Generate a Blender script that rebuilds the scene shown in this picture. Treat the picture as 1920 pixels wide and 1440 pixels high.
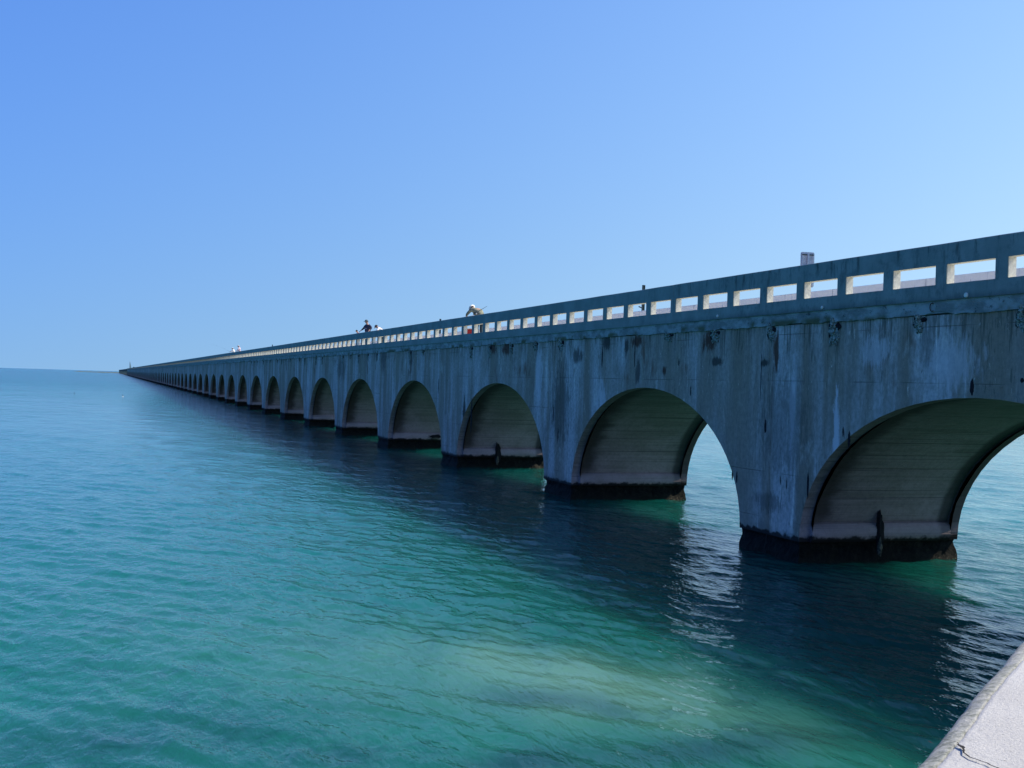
import bpy, bmesh, math, random
import numpy as np
from mathutils import Vector, Matrix, noise as mn

# ------------------------------------------------------------------ start
for o in list(bpy.data.objects): bpy.data.objects.remove(o)
SC = bpy.context.scene
COL = SC.collection
R = math.radians
rng = random.Random(7)

# ------------------------------------------------------------------ camera
CAM = Vector((-16.75, 0.0, 4.6))
TH = R(18.7146)                       # heading to the right of the bridge line
F_PX, W_PX = 2221.0, 1920.0
cd = bpy.data.cameras.new('camera'); cam = bpy.data.objects.new('camera', cd); COL.objects.link(cam)
cd.sensor_width = 36.0; cd.lens = F_PX / W_PX * 36.0
cd.clip_start = 0.1; cd.clip_end = 60000.0
pitch = -1.93 / F_PX
fwd = Vector((math.sin(TH) * math.cos(pitch), math.cos(TH) * math.cos(pitch), math.sin(pitch)))
q = fwd.to_track_quat('-Z', 'Y').to_matrix().to_4x4()
cam.matrix_world = Matrix.Translation(CAM) @ q @ Matrix.Rotation(0.030, 4, 'Z')
SC.camera = cam
SC.render.resolution_x = 1024; SC.render.resolution_y = 768

# ------------------------------------------------------------------ world and sun
SUN_EL = R(46.0)
SUN_AZ = math.atan2(0.99, -0.12)      # clockwise from +Y
wd = bpy.data.worlds.new('World'); SC.world = wd; wd.use_nodes = True
nt = wd.node_tree; nt.nodes.clear()
wo = nt.nodes.new('ShaderNodeOutputWorld'); bg = nt.nodes.new('ShaderNodeBackground')
sky = nt.nodes.new('ShaderNodeTexSky'); sky.sky_type = 'NISHITA'
sky.sun_disc = False; sky.sun_elevation = SUN_EL; sky.sun_rotation = SUN_AZ
sky.air_density = 1.8; sky.dust_density = 0.0; sky.ozone_density = 1.5; sky.altitude = 0
# clear humid-air sky: the lookup starts a little above the true horizon, brighter and paler towards the sun
def _n(k, **kw):
    n = nt.nodes.new('ShaderNode' + k)
    for a_, v_ in kw.items(): setattr(n, a_, v_)
    return n
tc = _n('TexCoord'); va = _n('VectorMath', operation='MULTIPLY_ADD'); vn = _n('VectorMath', operation='NORMALIZE')
va.inputs[1].default_value = (1, 1, 0.6); va.inputs[2].default_value = (0, 0, 0.10)
nt.links.new(tc.outputs['Generated'], va.inputs[0]); nt.links.new(va.outputs[0], vn.inputs[0]); nt.links.new(vn.outputs[0], sky.inputs[0])
vd = _n('VectorMath', operation='DOT_PRODUCT'); nt.links.new(tc.outputs['Generated'], vd.inputs[0])
vd.inputs[1].default_value = (math.sin(SUN_AZ), math.cos(SUN_AZ), 0)
mn_ = _n('Math', operation='MINIMUM'); nt.links.new(vd.outputs['Value'], mn_.inputs[0]); mn_.inputs[1].default_value = 0.6
comb = _n('CombineColor')
for i_, (k0, k1) in enumerate(((-0.85, 0.95), (-0.375, 0.48), (0.315, -0.06))):
    m1 = _n('Math', operation='MULTIPLY_ADD'); nt.links.new(mn_.outputs[0], m1.inputs[0]); m1.inputs[1].default_value = k1; m1.inputs[2].default_value = k0
    m2 = _n('Math', operation='EXPONENT'); nt.links.new(m1.outputs[0], m2.inputs[0]); nt.links.new(m2.outputs[0], comb.inputs[i_])
mx = _n('Mix', data_type='RGBA', blend_type='MULTIPLY'); mx.inputs[0].default_value = 1.0
nt.links.new(sky.outputs[0], mx.inputs[6]); nt.links.new(comb.outputs[0], mx.inputs[7])
nt.links.new(mx.outputs[2], bg.inputs[0]); nt.links.new(bg.outputs[0], wo.inputs[0])
bg.inputs[1].default_value = 0.085
sd = bpy.data.lights.new('sun', 'SUN'); sun = bpy.data.objects.new('sun', sd); COL.objects.link(sun)
sd.energy = 5.0; sd.angle = R(0.5); sd.color = (1.0, 0.93, 0.80)
sdir = Vector((math.sin(SUN_AZ) * math.cos(SUN_EL), math.cos(SUN_AZ) * math.cos(SUN_EL), math.sin(SUN_EL)))
sun.rotation_euler = sdir.to_track_quat('Z', 'Y').to_euler()
SC.view_settings.view_transform = 'Standard'; SC.view_settings.look = 'None'
SC.view_settings.exposure = 0.5; SC.view_settings.gamma = 1.0
SC.render.engine = 'CYCLES'
SC.cycles.max_bounces = 6; SC.cycles.diffuse_bounces = 3; SC.cycles.glossy_bounces = 3
SC.cycles.volume_bounces = 0

# ------------------------------------------------------------------ node helpers
class NT:
    def __init__(s, name):
        s.m = bpy.data.materials.new(name); s.m.use_nodes = True
        s.t = s.m.node_tree; s.t.nodes.clear()
        s.out = s.t.nodes.new('ShaderNodeOutputMaterial')
        s.b = s.t.nodes.new('ShaderNodeBsdfPrincipled'); s.t.links.new(s.b.outputs[0], s.out.inputs[0])
    def n(s, kind, **kw):
        n = s.t.nodes.new('ShaderNode' + kind)
        for k, v in kw.items(): setattr(n, k, v)
        return n
    def put(s, sock, v):
        if hasattr(v, 'links') or isinstance(v, bpy.types.NodeSocket): s.t.links.new(v, sock)
        elif isinstance(v, (tuple, list)) and sock.type == 'RGBA' and len(v) == 3: sock.default_value = (*v, 1)
        else: sock.default_value = v
    def math(s, op, a, b=0.0, c=None, clamp=False):
        n = s.n('Math', operation=op, use_clamp=clamp); s.put(n.inputs[0], a); s.put(n.inputs[1], b)
        if c is not None: s.put(n.inputs[2], c)
        return n.outputs[0]
    def pos(s): return s.n('NewGeometry').outputs['Position']
    def scale(s, v, sc, off=(0, 0, 0), rot=0.0):
        n = s.n('Mapping'); s.put(n.inputs[0], v); n.inputs['Scale'].default_value = sc
        n.inputs['Location'].default_value = off; n.inputs['Rotation'].default_value = (0, 0, rot); return n.outputs[0]
    def noise(s, v, scale=1.0, detail=3.0, rough=0.5, dist=0.0, lac=2.0):
        n = s.n('TexNoise'); s.put(n.inputs['Vector'], v); n.inputs['Scale'].default_value = scale
        n.inputs['Detail'].default_value = detail; n.inputs['Roughness'].default_value = rough
        n.inputs['Distortion'].default_value = dist; n.inputs['Lacunarity'].default_value = lac
        return n.outputs[0]
    def ramp(s, v, lo, hi, a=0.0, b=1.0, smooth=True):
        n = s.n('MapRange', interpolation_type='SMOOTHSTEP' if smooth else 'LINEAR'); s.put(n.inputs[0], v)
        n.inputs[1].default_value = lo; n.inputs[2].default_value = hi
        n.inputs[3].default_value = a; n.inputs[4].default_value = b; return n.outputs[0]
    def mix(s, f, a, b, mode='MIX'):
        n = s.n('Mix', data_type='RGBA', blend_type=mode); s.put(n.inputs[0], f); s.put(n.inputs[6], a); s.put(n.inputs[7], b)
        return n.outputs[2]
    def bump(s, h, strength=1.0, dist=1.0, normal=None):
        n = s.n('Bump'); n.inputs['Strength'].default_value = strength; n.inputs['Distance'].default_value = dist
        s.put(n.inputs['Height'], h)
        if normal is not None: s.put(n.inputs['Normal'], normal)
        return n.outputs[0]
    def xyz(s, v):
        n = s.n('SeparateXYZ'); s.put(n.inputs[0], v); return n.outputs
    def fin(s, color, rough=0.85, bump=None, spec=0.3, metal=0.0):
        s.put(s.b.inputs['Base Color'], color); s.put(s.b.inputs['Roughness'], rough)
        s.b.inputs['Specular IOR Level'].default_value = spec; s.b.inputs['Metallic'].default_value = metal
        if bump is not None: s.put(s.b.inputs['Normal'], bump)
        return s.m

def plain(name, col, rough=0.7, spec=0.3, metal=0.0, var=0.25, sc=9.0):
    s = NT(name); p = s.pos(); n = s.noise(p, sc, 4, 0.6)
    dark = tuple(c * (1 - var) for c in col)
    return s.fin(s.mix(s.ramp(n, 0.35, 0.65), dark, col), rough, s.bump(n, 0.3, 0.01), spec, metal)

# ------------------------------------------------------------------ materials
STAINS = [(31.36, 6.01, 0.5, 0.35, 0, 0.9), (30.83, 5.4, 0.42, 0.14, 1, 0.8), (36.43, 6.13, 0.51, 0.22, 0, 0.9), (36.36, 5.14, 0.21, 0.47, 1, 0.7), (39.02, 6.15, 0.39, 0.34, 1, 0.9), (34.34, 5.14, 0.19, 0.17, 0, 0.9), (27.62, 5.61, 0.16, 0.57, 0, 0.8), (28.15, 5.35, 0.25, 0.12, 1, 0.9), (52.3, 6.2, 0.49, 0.35, 0, 0.9), (50.34, 6.15, 0.76, 0.36, 0, 0.9), (41.84, 5.69, 0.65, 0.32, 1, 0.7), (27.8, 1.64, 0.81, 0.28, 1, 0.45), (43.58, 6.2, 0.29, 0.34, 1, 0.8), (24.76, 3.77, 0.16, 0.97, 2, 0.6), (26.72, 4.24, 0.18, 1.31, 2, 0.5), (39.3, 3.51, 0.44, 1.34, 2, 0.5), (46.05, 5.03, 0.45, 1.32, 2, 0.4), (21.52, 5.66, 0.25, 0.58, 1, 0.35), (43.49, 3.78, 1.17, 1.67, 1, 0.5), (23.32, 5.57, 0.61, 0.37, 2, 0.35), (27.12, 3.67, 1.3, 1.67, 1, 0.35), (20.64, 5.3, 1.0, 0.56, 2, 0.3), (56.76, 2.88, 0.28, 1.19, 1, 0.9), (90.4, 5.36, 2.0, 1.0, 1, 0.5), (75.58, 6.0, 0.95, 1.04, 1, 0.6), (68.29, 6.1, 0.66, 0.79, 1, 0.6), (37.29, 5.96, 0.22, 0.33, 1, 0.8)]
def mat_wall():
    s = NT('weathered_wall'); p = s.pos(); x, y, z = s.xyz(p)
    big = s.noise(s.scale(p, (0.3, 0.33, 0.12)), 1.0, 3, 0.55)
    st1 = s.noise(s.scale(p, (0.5, 0.75, 0.06)), 1.0, 6, 0.60)              # wide vertical streaks
    st2 = s.noise(s.scale(p, (1.0, 4.2, 0.25), (3, 7, 1)), 1.0, 6, 0.72, 0.8)     # narrow streaks
    st3 = s.noise(s.scale(p, (1.0, 17.0, 0.9), (9, 2, 4)), 1.0, 3, 0.6)
    fine = s.noise(s.scale(p, (9, 9, 7)), 1.0, 6, 0.72)
    c = s.mix(s.ramp(st1, 0.38, 0.60), (0.112, 0.114, 0.100), (0.20, 0.235, 0.262))
    blot = s.noise(s.scale(p, (0.7, 1.3, 0.8), (4, 4, 1)), 1.0, 6, 0.68)
    c = s.mix(s.ramp(blot, 0.50, 0.66, 0, 0.45), c, (0.070, 0.078, 0.070))
    c = s.mix(s.ramp(blot, 0.45, 0.33, 0, 0.5), c, (0.25, 0.29, 0.30))
    c = s.mix(s.math('MULTIPLY', s.ramp(big, 0.44, 0.66), 0.75), c, (0.112, 0.116, 0.098))
    # pale lime runs
    pale = s.math('MULTIPLY', s.ramp(st2, 0.55, 0.66), s.ramp(st1, 0.45, 0.60))
    c = s.mix(s.math('MULTIPLY', pale, 0.6), c, (0.36, 0.42, 0.43))
    # dark runs and drips from the slab edge
    d1 = s.math('MULTIPLY', s.ramp(st2, 0.43, 0.33), s.ramp(s.noise(s.scale(p, (1, 1.2, 0.5), (5, 5, 5)), 1, 2), 0.42, 0.6))
    c = s.mix(s.math('MULTIPLY', d1, 0.5), c, (0.040, 0.044, 0.040))
    dripl = s.noise(s.scale(p, (0.01, 2.6, 0.01), (2, 1, 0)), 1.0, 5, 0.75)
    zz = s.math('ADD', z, s.math('MULTIPLY', s.ramp(dripl, 0.46, 0.72, smooth=False), 2.3))
    drip = s.math('MULTIPLY', s.ramp(zz, 6.35, 6.9), s.ramp(st3, 0.40, 0.60))
    c = s.mix(s.math('MULTIPLY', drip, 0.85), c, (0.036, 0.040, 0.032))
    # brown rusty patches
    br = s.math('MULTIPLY', s.ramp(s.noise(s.scale(p, (0.5, 0.9, 0.45), (11, 3, 8)), 1, 3, 0.6), 0.60, 0.70), s.ramp(z, 3.2, 5.6))
    c = s.mix(s.math('MULTIPLY', br, 0.85), c, (0.062, 0.042, 0.028))
    # short dark ticks
    tick = s.noise(s.scale(p, (1, 9.0, 2.1), (1, 8, 3)), 1.0, 1, 0.5)
    c = s.mix(s.ramp(tick, 0.74, 0.80, 0, .8), c, (0.012, 0.012, 0.011))
    # ragged dark growth: short vertical dashes, denser under the slab and along some runs
    dash = s.noise(s.scale(p, (1, 11.0, 1.5), (4, 8, 3)), 1.0, 6, 0.78, 0.4)
    dens = s.noise(s.scale(p, (0.4, 0.8, 0.35), (6, 2, 7)), 1.0, 4, 0.6)
    th = s.math('ADD', dash, s.math('MULTIPLY', s.math('ADD', s.ramp(dens, 0.42, 0.68), s.ramp(z, 4.6, 6.3, 0.0, 0.55)), 0.075))
    c = s.mix(s.ramp(th, 0.61, 0.67, 0, 0.6), c, (0.034, 0.038, 0.032))
    # pale chalky flecks
    fl = s.noise(s.scale(p, (1, 10.0, 2.6), (14, 1, 3)), 1.0, 5, 0.75, 0.3)
    c = s.mix(s.math('MULTIPLY', s.ramp(fl, 0.62, 0.68), s.ramp(z, 3.0, 5.8, 0.25, 0.8)), c, (0.33, 0.37, 0.36))
    # form boards
    lw = s.math('PINGPONG', s.math('ADD', z, s.math('MULTIPLY', big, 0.04)), 0.61)
    line = s.math('MULTIPLY', s.ramp(lw, 0.0, 0.018, 1, 0), s.ramp(s.noise(s.scale(p, (1, .5, 1), (7, 7, 7)), 1, 2), 0.45, 0.6))
    c = s.mix(s.math('MULTIPLY', line, 0.55), c, (0.035, 0.038, 0.035))
    c = s.mix(s.ramp(fine, 0.35, 0.70, 0.0, 0.5), c, (0.055, 0.062, 0.058))
    # tide stain near the bottom
    zt = s.math('ADD', z, s.math('MULTIPLY', s.noise(p, 1.3, 4, 0.6), 0.9))
    c = s.mix(s.ramp(zt, 1.55, 1.15, 0, 0.55), c, (0.06, 0.068, 0.068))
    # individual stains: rust, soot, lime, each where the photograph has it
    wob = s.math('MULTIPLY', s.noise(s.scale(p, (1, 5.5, 1.3), (3, 3, 9)), 1.0, 7, 0.78, 0.5), 3.6)
    acc = [None, None, None]
    for y0, z0, ry, rz, kind, k in STAINS:
        vm = s.n('VectorMath', operation='MULTIPLY_ADD'); s.put(vm.inputs[0], p)
        vm.inputs[1].default_value = (0, 1 / ry, 1 / rz); vm.inputs[2].default_value = (0, -y0 / ry, -z0 / rz)
        vl = s.n('VectorMath', operation='LENGTH'); s.put(vl.inputs[0], vm.outputs[0])
        m_ = s.ramp(s.math('ADD', vl.outputs['Value'], wob), 2.9, 2.3, 0, min(1.0, k * 1.2))
        acc[kind] = m_ if acc[kind] is None else s.math('MAXIMUM', acc[kind], m_)
    c = s.mix(acc[2], c, (0.26, 0.31, 0.37)); c = s.mix(acc[1], c, (0.024, 0.029, 0.028)); c = s.mix(acc[0], c, (0.036, 0.024, 0.018))
    c = s.mix(1.0, c, (3.1, 2.4, 1.72), 'MULTIPLY')
    zt2 = s.math('ADD', z, s.math('MULTIPLY', s.noise(p, 3.5, 5, 0.65), -0.42))
    c = s.mix(s.ramp(zt2, 0.70, 0.62, 0, 0.92), c, (0.006, 0.007, 0.006))
    h = s.math('ADD', s.math('MULTIPLY', fine, 0.018), s.math('MULTIPLY', st2, 0.003))
    h = s.math('SUBTRACT', h, s.math('MULTIPLY', line, 0.01))
    return s.fin(c, 0.9, s.bump(h, 0.9, 1.0), 0.2)

def mat_soffit():
    s = NT('arch_barrel_stone'); p = s.pos(); x, y, z = s.xyz(p)
    v = s.scale(p, (0.18, 7.0, 7.0))
    b1 = s.noise(v, 1.0, 4, 0.65)
    big = s.noise(s.scale(p, (0.5, 0.6, 0.6)), 1.0, 3, 0.6)
    fine = s.noise(s.scale(p, (8, 8, 8)), 1.0, 5, 0.7)
    c = s.mix(s.ramp(b1, 0.30, 0.72), (0.105, 0.112, 0.090), (0.15, 0.156, 0.128))
    c = s.mix(s.ramp(big, 0.42, 0.62, 0, 0.7), c, (0.175, 0.178, 0.155))
    # stain and recess shade painted dark just behind the face ring, ragged inside
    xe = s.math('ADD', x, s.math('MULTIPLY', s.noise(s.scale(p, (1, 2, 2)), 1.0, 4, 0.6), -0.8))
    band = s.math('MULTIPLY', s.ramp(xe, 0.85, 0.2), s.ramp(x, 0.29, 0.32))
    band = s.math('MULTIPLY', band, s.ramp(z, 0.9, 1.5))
    band = s.math('MAXIMUM', band, s.math('MULTIPLY', s.ramp(s.math('ADD', x, s.math('MULTIPLY', big, .3)), 4.3, 4.5), 0.85))  # shade of the far ring painted dark too
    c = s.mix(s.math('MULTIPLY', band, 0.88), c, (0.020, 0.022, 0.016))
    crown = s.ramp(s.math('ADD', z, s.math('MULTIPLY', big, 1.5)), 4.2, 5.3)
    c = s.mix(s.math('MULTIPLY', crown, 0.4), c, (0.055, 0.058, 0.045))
    lines = s.noise(s.scale(p, (0.08, 16.0, 16.0), (2, 2, 2)), 1.0, 2, 0.5)
    c = s.mix(s.ramp(lines, 0.42, 0.30, 0, 0.6), c, (0.04, 0.04, 0.036))
    c = s.mix(s.ramp(fine, 0.4, 0.75, 0.0, 0.35), c, (0.04, 0.042, 0.038))
    # paler washed plinth
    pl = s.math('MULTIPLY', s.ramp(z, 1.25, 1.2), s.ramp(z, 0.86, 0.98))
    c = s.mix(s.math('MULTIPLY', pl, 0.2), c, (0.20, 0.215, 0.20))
    c = s.mix(1.0, c, (2.65, 1.85, 1.95), 'MULTIPLY')
    zt2 = s.math('ADD', z, s.math('MULTIPLY', s.noise(p, 3.0, 5, 0.65), -0.42))
    c = s.mix(s.ramp(zt2, 0.70, 0.60, 0, 0.92), c, (0.006, 0.007, 0.006))
    h = s.math('ADD', s.math('MULTIPLY', lines, 0.02), s.math('MULTIPLY', fine, 0.015))
    return s.fin(c, 0.9, s.bump(h, 0.8, 1.0), 0.2)

def mat_parapet():
    s = NT('parapet_concrete'); p = s.pos(); x, y, z = s.xyz(p)
    a = s.noise(s.scale(p, (1, 1.1, 1.1)), 1.0, 4, 0.6)
    fine = s.noise(s.scale(p, (14, 14, 14)), 1.0, 5, 0.7)
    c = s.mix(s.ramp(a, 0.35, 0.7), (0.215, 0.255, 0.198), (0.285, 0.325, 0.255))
    st = s.noise(s.scale(p, (1, 5.5, 1.0), (1, 4, 2)), 1.0, 5, 0.7)
    near = s.ramp(s.math('ADD', y, s.math('MULTIPLY', a, 6)), 42, 32, 0.12, 1)
    zt = s.ramp(z, 7.25, 7.75, 0.35, 1.0)
    dr = s.math('MULTIPLY', s.math('MULTIPLY', s.ramp(st, 0.52, 0.66), near), zt)
    c = s.mix(s.math('MULTIPLY', dr, 0.75), c, (0.045, 0.06, 0.045))
    mot = s.noise(s.scale(p, (3, 3, 3), (2, 9, 2)), 1.0, 6, 0.75)
    c = s.mix(s.math('MULTIPLY', s.ramp(mot, 0.5, 0.7), s.math('MULTIPLY', near, 0.5)), c, (0.08, 0.10, 0.08))
    grime = s.math('MULTIPLY', s.ramp(s.math('ADD', z, s.math('MULTIPLY', st, 0.35)), 6.98, 6.72), near)
    c = s.mix(s.math('MULTIPLY', grime, 0.6), c, (0.035, 0.042, 0.042))
    # the deck side and the window reveals are paler
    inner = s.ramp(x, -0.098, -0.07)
    pale_side = s.mix(s.ramp(y, 150, 230), s.mix(s.ramp(fine, 0.35, 0.7), (0.66, 0.63, 0.52), (0.82, 0.79, 0.66)), (0.20, 0.21, 0.16))
    c = s.mix(inner, c, pale_side)
    h = s.math('MULTIPLY', fine, 0.01)
    return s.fin(c, 0.88, s.bump(h, 0.7, 1.0), 0.25)

def mat_far_parapet():  # far parapet: light bounced off the deck put into a very pale colour
    s = NT('lit_tone_parapet'); p = s.pos()
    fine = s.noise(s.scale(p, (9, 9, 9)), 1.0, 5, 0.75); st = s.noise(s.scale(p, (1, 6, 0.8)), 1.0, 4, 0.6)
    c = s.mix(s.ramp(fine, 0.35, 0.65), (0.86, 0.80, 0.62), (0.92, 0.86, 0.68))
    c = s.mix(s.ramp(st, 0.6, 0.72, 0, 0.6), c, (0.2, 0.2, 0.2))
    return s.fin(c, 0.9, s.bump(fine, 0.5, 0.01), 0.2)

def mat_fascia():
    s = NT('slab_edge_concrete'); p = s.pos(); x, y, z = s.xyz(p)
    a = s.noise(s.scale(p, (2, 1.6, 3)), 1.0, 5, 0.65); fine = s.noise(s.scale(p, (16, 16, 16)), 1.0, 5, 0.75)
    c = s.mix(s.ramp(a, 0.38, 0.62), (0.22, 0.24, 0.19), (0.39, 0.42, 0.34))
    k = s.noise(s.scale(p, (5, 5, 8), (3, 3, 3)), 1.0, 4, 0.8)
    c = s.mix(s.ramp(k, 0.58, 0.68, 0, 0.85), c, (0.03, 0.035, 0.032))
    g = s.noise(s.scale(p, (1, 0.8, 1), (8, 8, 8)), 1.0, 3, 0.6)
    c = s.mix(s.math('MULTIPLY', s.ramp(g, 0.5, 0.62), s.ramp(z, 6.55, 6.4)), c, (0.12, 0.13, 0.06))
    h = s.math('ADD', s.math('MULTIPLY', fine, 0.02), s.math('MULTIPLY', k, 0.02))
    return s.fin(c, 0.92, s.bump(h, 1.0, 1.0), 0.2)

def mat_footing():
    s = NT('barnacled_footing'); p = s.pos(); x, y, z = s.xyz(p)
    n = s.noise(p, 7.0, 6, 0.75); b = s.noise(p, 2.0, 4, 0.6)
    c = s.mix(s.ramp(n, 0.4, 0.7), (0.004, 0.005, 0.004), (0.022, 0.021, 0.014))
    zb = s.math('ADD', z, s.math('MULTIPLY', b, -0.5))
    c = s.mix(s.math('MULTIPLY', s.ramp(zb, 0.25, 0.05), 0.4), c, (0.022, 0.020, 0.013))
    vor = s.n('TexVoronoi'); s.put(vor.inputs['Vector'], p); vor.inputs['Scale'].default_value = 16
    sh = s.math('MULTIPLY', s.ramp(vor.outputs['Distance'], 0.32, 0.18), s.ramp(z, 0.42, 0.12))
    ends = s.ramp(s.math('ADD', x, s.math('MULTIPLY', b, 0.8)), 4.2, 4.8, 0.12, 1.0)
    c = s.mix(s.math('MULTIPLY', sh, ends), c, (0.22, 0.18, 0.12))
    return s.fin(c, 0.8, s.bump(n, 1.0, 0.08), 0.12)

def mat_coping():
    s = NT('pale_coping_concrete'); p = s.pos()
    a = s.noise(p, 2.2, 4, 0.6); f1 = s.noise(p, 90.0, 5, 0.75); f2 = s.noise(p, 35.0, 4, 0.7)
    c = s.mix(s.ramp(a, 0.35, 0.65), (0.40, 0.385, 0.36), (0.47, 0.455, 0.425))
    c = s.mix(s.ramp(f1, 0.38, 0.62, 0, 0.45), c, (0.55, 0.535, 0.50))
    c = s.mix(s.ramp(f2, 0.64, 0.72, 0, 0.75), c, (0.14, 0.14, 0.13))
    att = s.n('Attribute', attribute_name='edge').outputs['Fac']
    gr = s.mix(s.ramp(f2, 0.35, 0.6), (0.14, 0.15, 0.12), (0.33, 0.33, 0.29))
    c = s.mix(s.math('MULTIPLY', att, s.ramp(s.noise(p, 9, 4, 0.7), 0.3, 0.6, 0.45, 1)), c, gr)
    f3 = s.noise(p, 12.0, 5, 0.7)
    c = s.mix(s.ramp(f3, 0.56, 0.70, 0, 0.35), c, (0.27, 0.27, 0.25))
    h = s.math('ADD', s.math('MULTIPLY', f1, 0.006), s.math('MULTIPLY', f2, 0.008))
    h = s.math('ADD', h, s.math('MULTIPLY', s.ramp(f2, 0.66, 0.72), -0.004))
    return s.fin(c, 0.9, s.bump(h, 1.0, 1.0), 0.25)

def mat_water():
    s = NT('turquoise_sea'); p = s.pos()
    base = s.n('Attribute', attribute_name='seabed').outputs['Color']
    far = s.n('Attribute', attribute_name='far').outputs['Fac']
    CR = -math.atan2(0.443, 0.896)     # rotate so local x runs along the wave travel
    v = s.scale(p, (1.0, 0.38, 0.0), rot=CR)
    v2 = s.scale(p, (1.0, 0.42, 0.0), (5, 3, 0), rot=CR + 0.35)
    n1 = s.noise(v, 1.9, 5, 0.55, 0.4)
    n2 = s.noise(v2, 5.2, 3, 0.5, 0.2)
    v3 = s.scale(p, (1.0, 0.45, 0.0), (1, 9, 0), rot=CR - 0.2)
    n3 = s.noise(v3, 0.42, 4, 0.55, 0.3)
    gust = s.noise(s.scale(p, (0.035, 0.02, 0.0), rot=CR), 1.0, 3, 0.55)
    g = s.ramp(gust, 0.3, 0.7, 0.7, 1.25)
    n4 = s.noise(v2, 15.0, 2, 0.5)
    k2 = s.ramp(far, 0.0, 0.5, 0.70, 1.8)
    h = s.math('ADD', s.math('MULTIPLY', n1, 0.10), s.math('MULTIPLY', n2, 0.055))
    h = s.math('MULTIPLY', s.math('ADD', h, s.math('MULTIPLY', n4, 0.011)), k2)
    h = s.math('ADD', h, s.math('MULTIPLY', s.math('MULTIPLY', n3, far), 1.9))
    h = s.math('MULTIPLY', h, g)
    var = s.noise(s.scale(p, (0.06, 0.06, 0)), 1.0, 4, 0.6)
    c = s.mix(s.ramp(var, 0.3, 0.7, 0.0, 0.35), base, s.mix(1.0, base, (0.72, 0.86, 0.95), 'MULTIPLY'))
    mt = s.noise(s.scale(p, (0.55, 0.55, 0), (3, 1, 0)), 1.0, 6, 0.7, 1.2)      # mottled weed and sand on the bottom, near the shore
    nearm = s.math('MULTIPLY', s.math('SUBTRACT', 1.0, s.ramp(s.xyz(p)[1], 16, 34)), 0.5)
    c = s.mix(s.math('MULTIPLY', s.ramp(mt, 0.50, 0.64), nearm), c, s.mix(1.0, c, (0.4, 0.55, 0.62), 'MULTIPLY'))
    s.b.inputs['IOR'].default_value = 1.33
    s.b.subsurface_method = 'BURLEY'; s.b.inputs['Subsurface Weight'].default_value = 1.0
    s.b.inputs['Subsurface Radius'].default_value = (1.0, 1.0, 1.0); s.b.inputs['Subsurface Scale'].default_value = 4.6
    return s.fin(c, s.ramp(far, 0, 1, 0.05, 0.14), s.bump(h, 1.0, 1.0), 0.23)

M = dict(wall=mat_wall(), soffit=mat_soffit(), parapet=mat_parapet(), farpar=mat_far_parapet(), fascia=mat_fascia(),
         footing=mat_footing(), coping=mat_coping(), water=mat_water(),
         road=plain('pale_worn_deck', (0.45, 0.43, 0.40)), dark=plain('dark_hollow', (0.012, 0.011, 0.010), 0.9),
         rust=plain('rusty_steel', (0.05, 0.03, 0.02), 0.8), lime=plain('lime_crust', (0.40, 0.44, 0.32), 0.9, var=0.75, sc=22),
         pipe=plain('pale_pipe', (0.85, 0.82, 0.62), 0.6), alu=plain('sign_aluminium', (0.50, 0.53, 0.60), 0.5, 0.5, 0.2, 0.3, 30),
         post=plain('dull_green_metal', (0.045, 0.07, 0.07), 0.6), cable=plain('black_cable', (0.03, 0.03, 0.035)),
         skin=plain('skin', (0.42, 0.24, 0.17), 0.6, var=0.1), olive=plain('olive_shirt', (0.25, 0.25, 0.17), 0.9, var=0.5, sc=6),
         teal=plain('dark_teal_trousers', (0.035, 0.06, 0.075), 0.9), white=plain('white_cloth', (0.72, 0.72, 0.70), 0.9, var=0.1),
         navy=plain('navy_jacket', (0.03, 0.035, 0.065), 0.9), grey=plain('grey_shirt', (0.22, 0.21, 0.27), 0.9),
         red=plain('red_cloth', (0.38, 0.03, 0.03), 0.8), pink=plain('pale_pink_shirt', (0.62, 0.5, 0.56), 0.9),
         capgrey=plain('grey_cap', (0.09, 0.12, 0.14), 0.8), hair=plain('dark_hair', (0.03, 0.025, 0.025), 0.8),
         shoe=plain('dark_shoe', (0.03, 0.03, 0.03), 0.7), maroon=plain('maroon_vest', (0.12, 0.04, 0.06), 0.9),
         leaf=plain('distant_leaf', (0.04, 0.07, 0.04), 0.9), sail=plain('pale_green_sail', (0.30, 0.42, 0.40), 0.8),
         hull=plain('white_hull', (0.7, 0.7, 0.7), 0.4), land=plain('scrub_land', (0.09, 0.11, 0.07), 0.95, sc=0.2),
         steel=plain('old_girder_steel', (0.05, 0.055, 0.06), 0.8), oyster=plain('pale_oyster_lump', (0.16, 0.14, 0.09), 0.8, var=0.7, sc=14))

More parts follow.
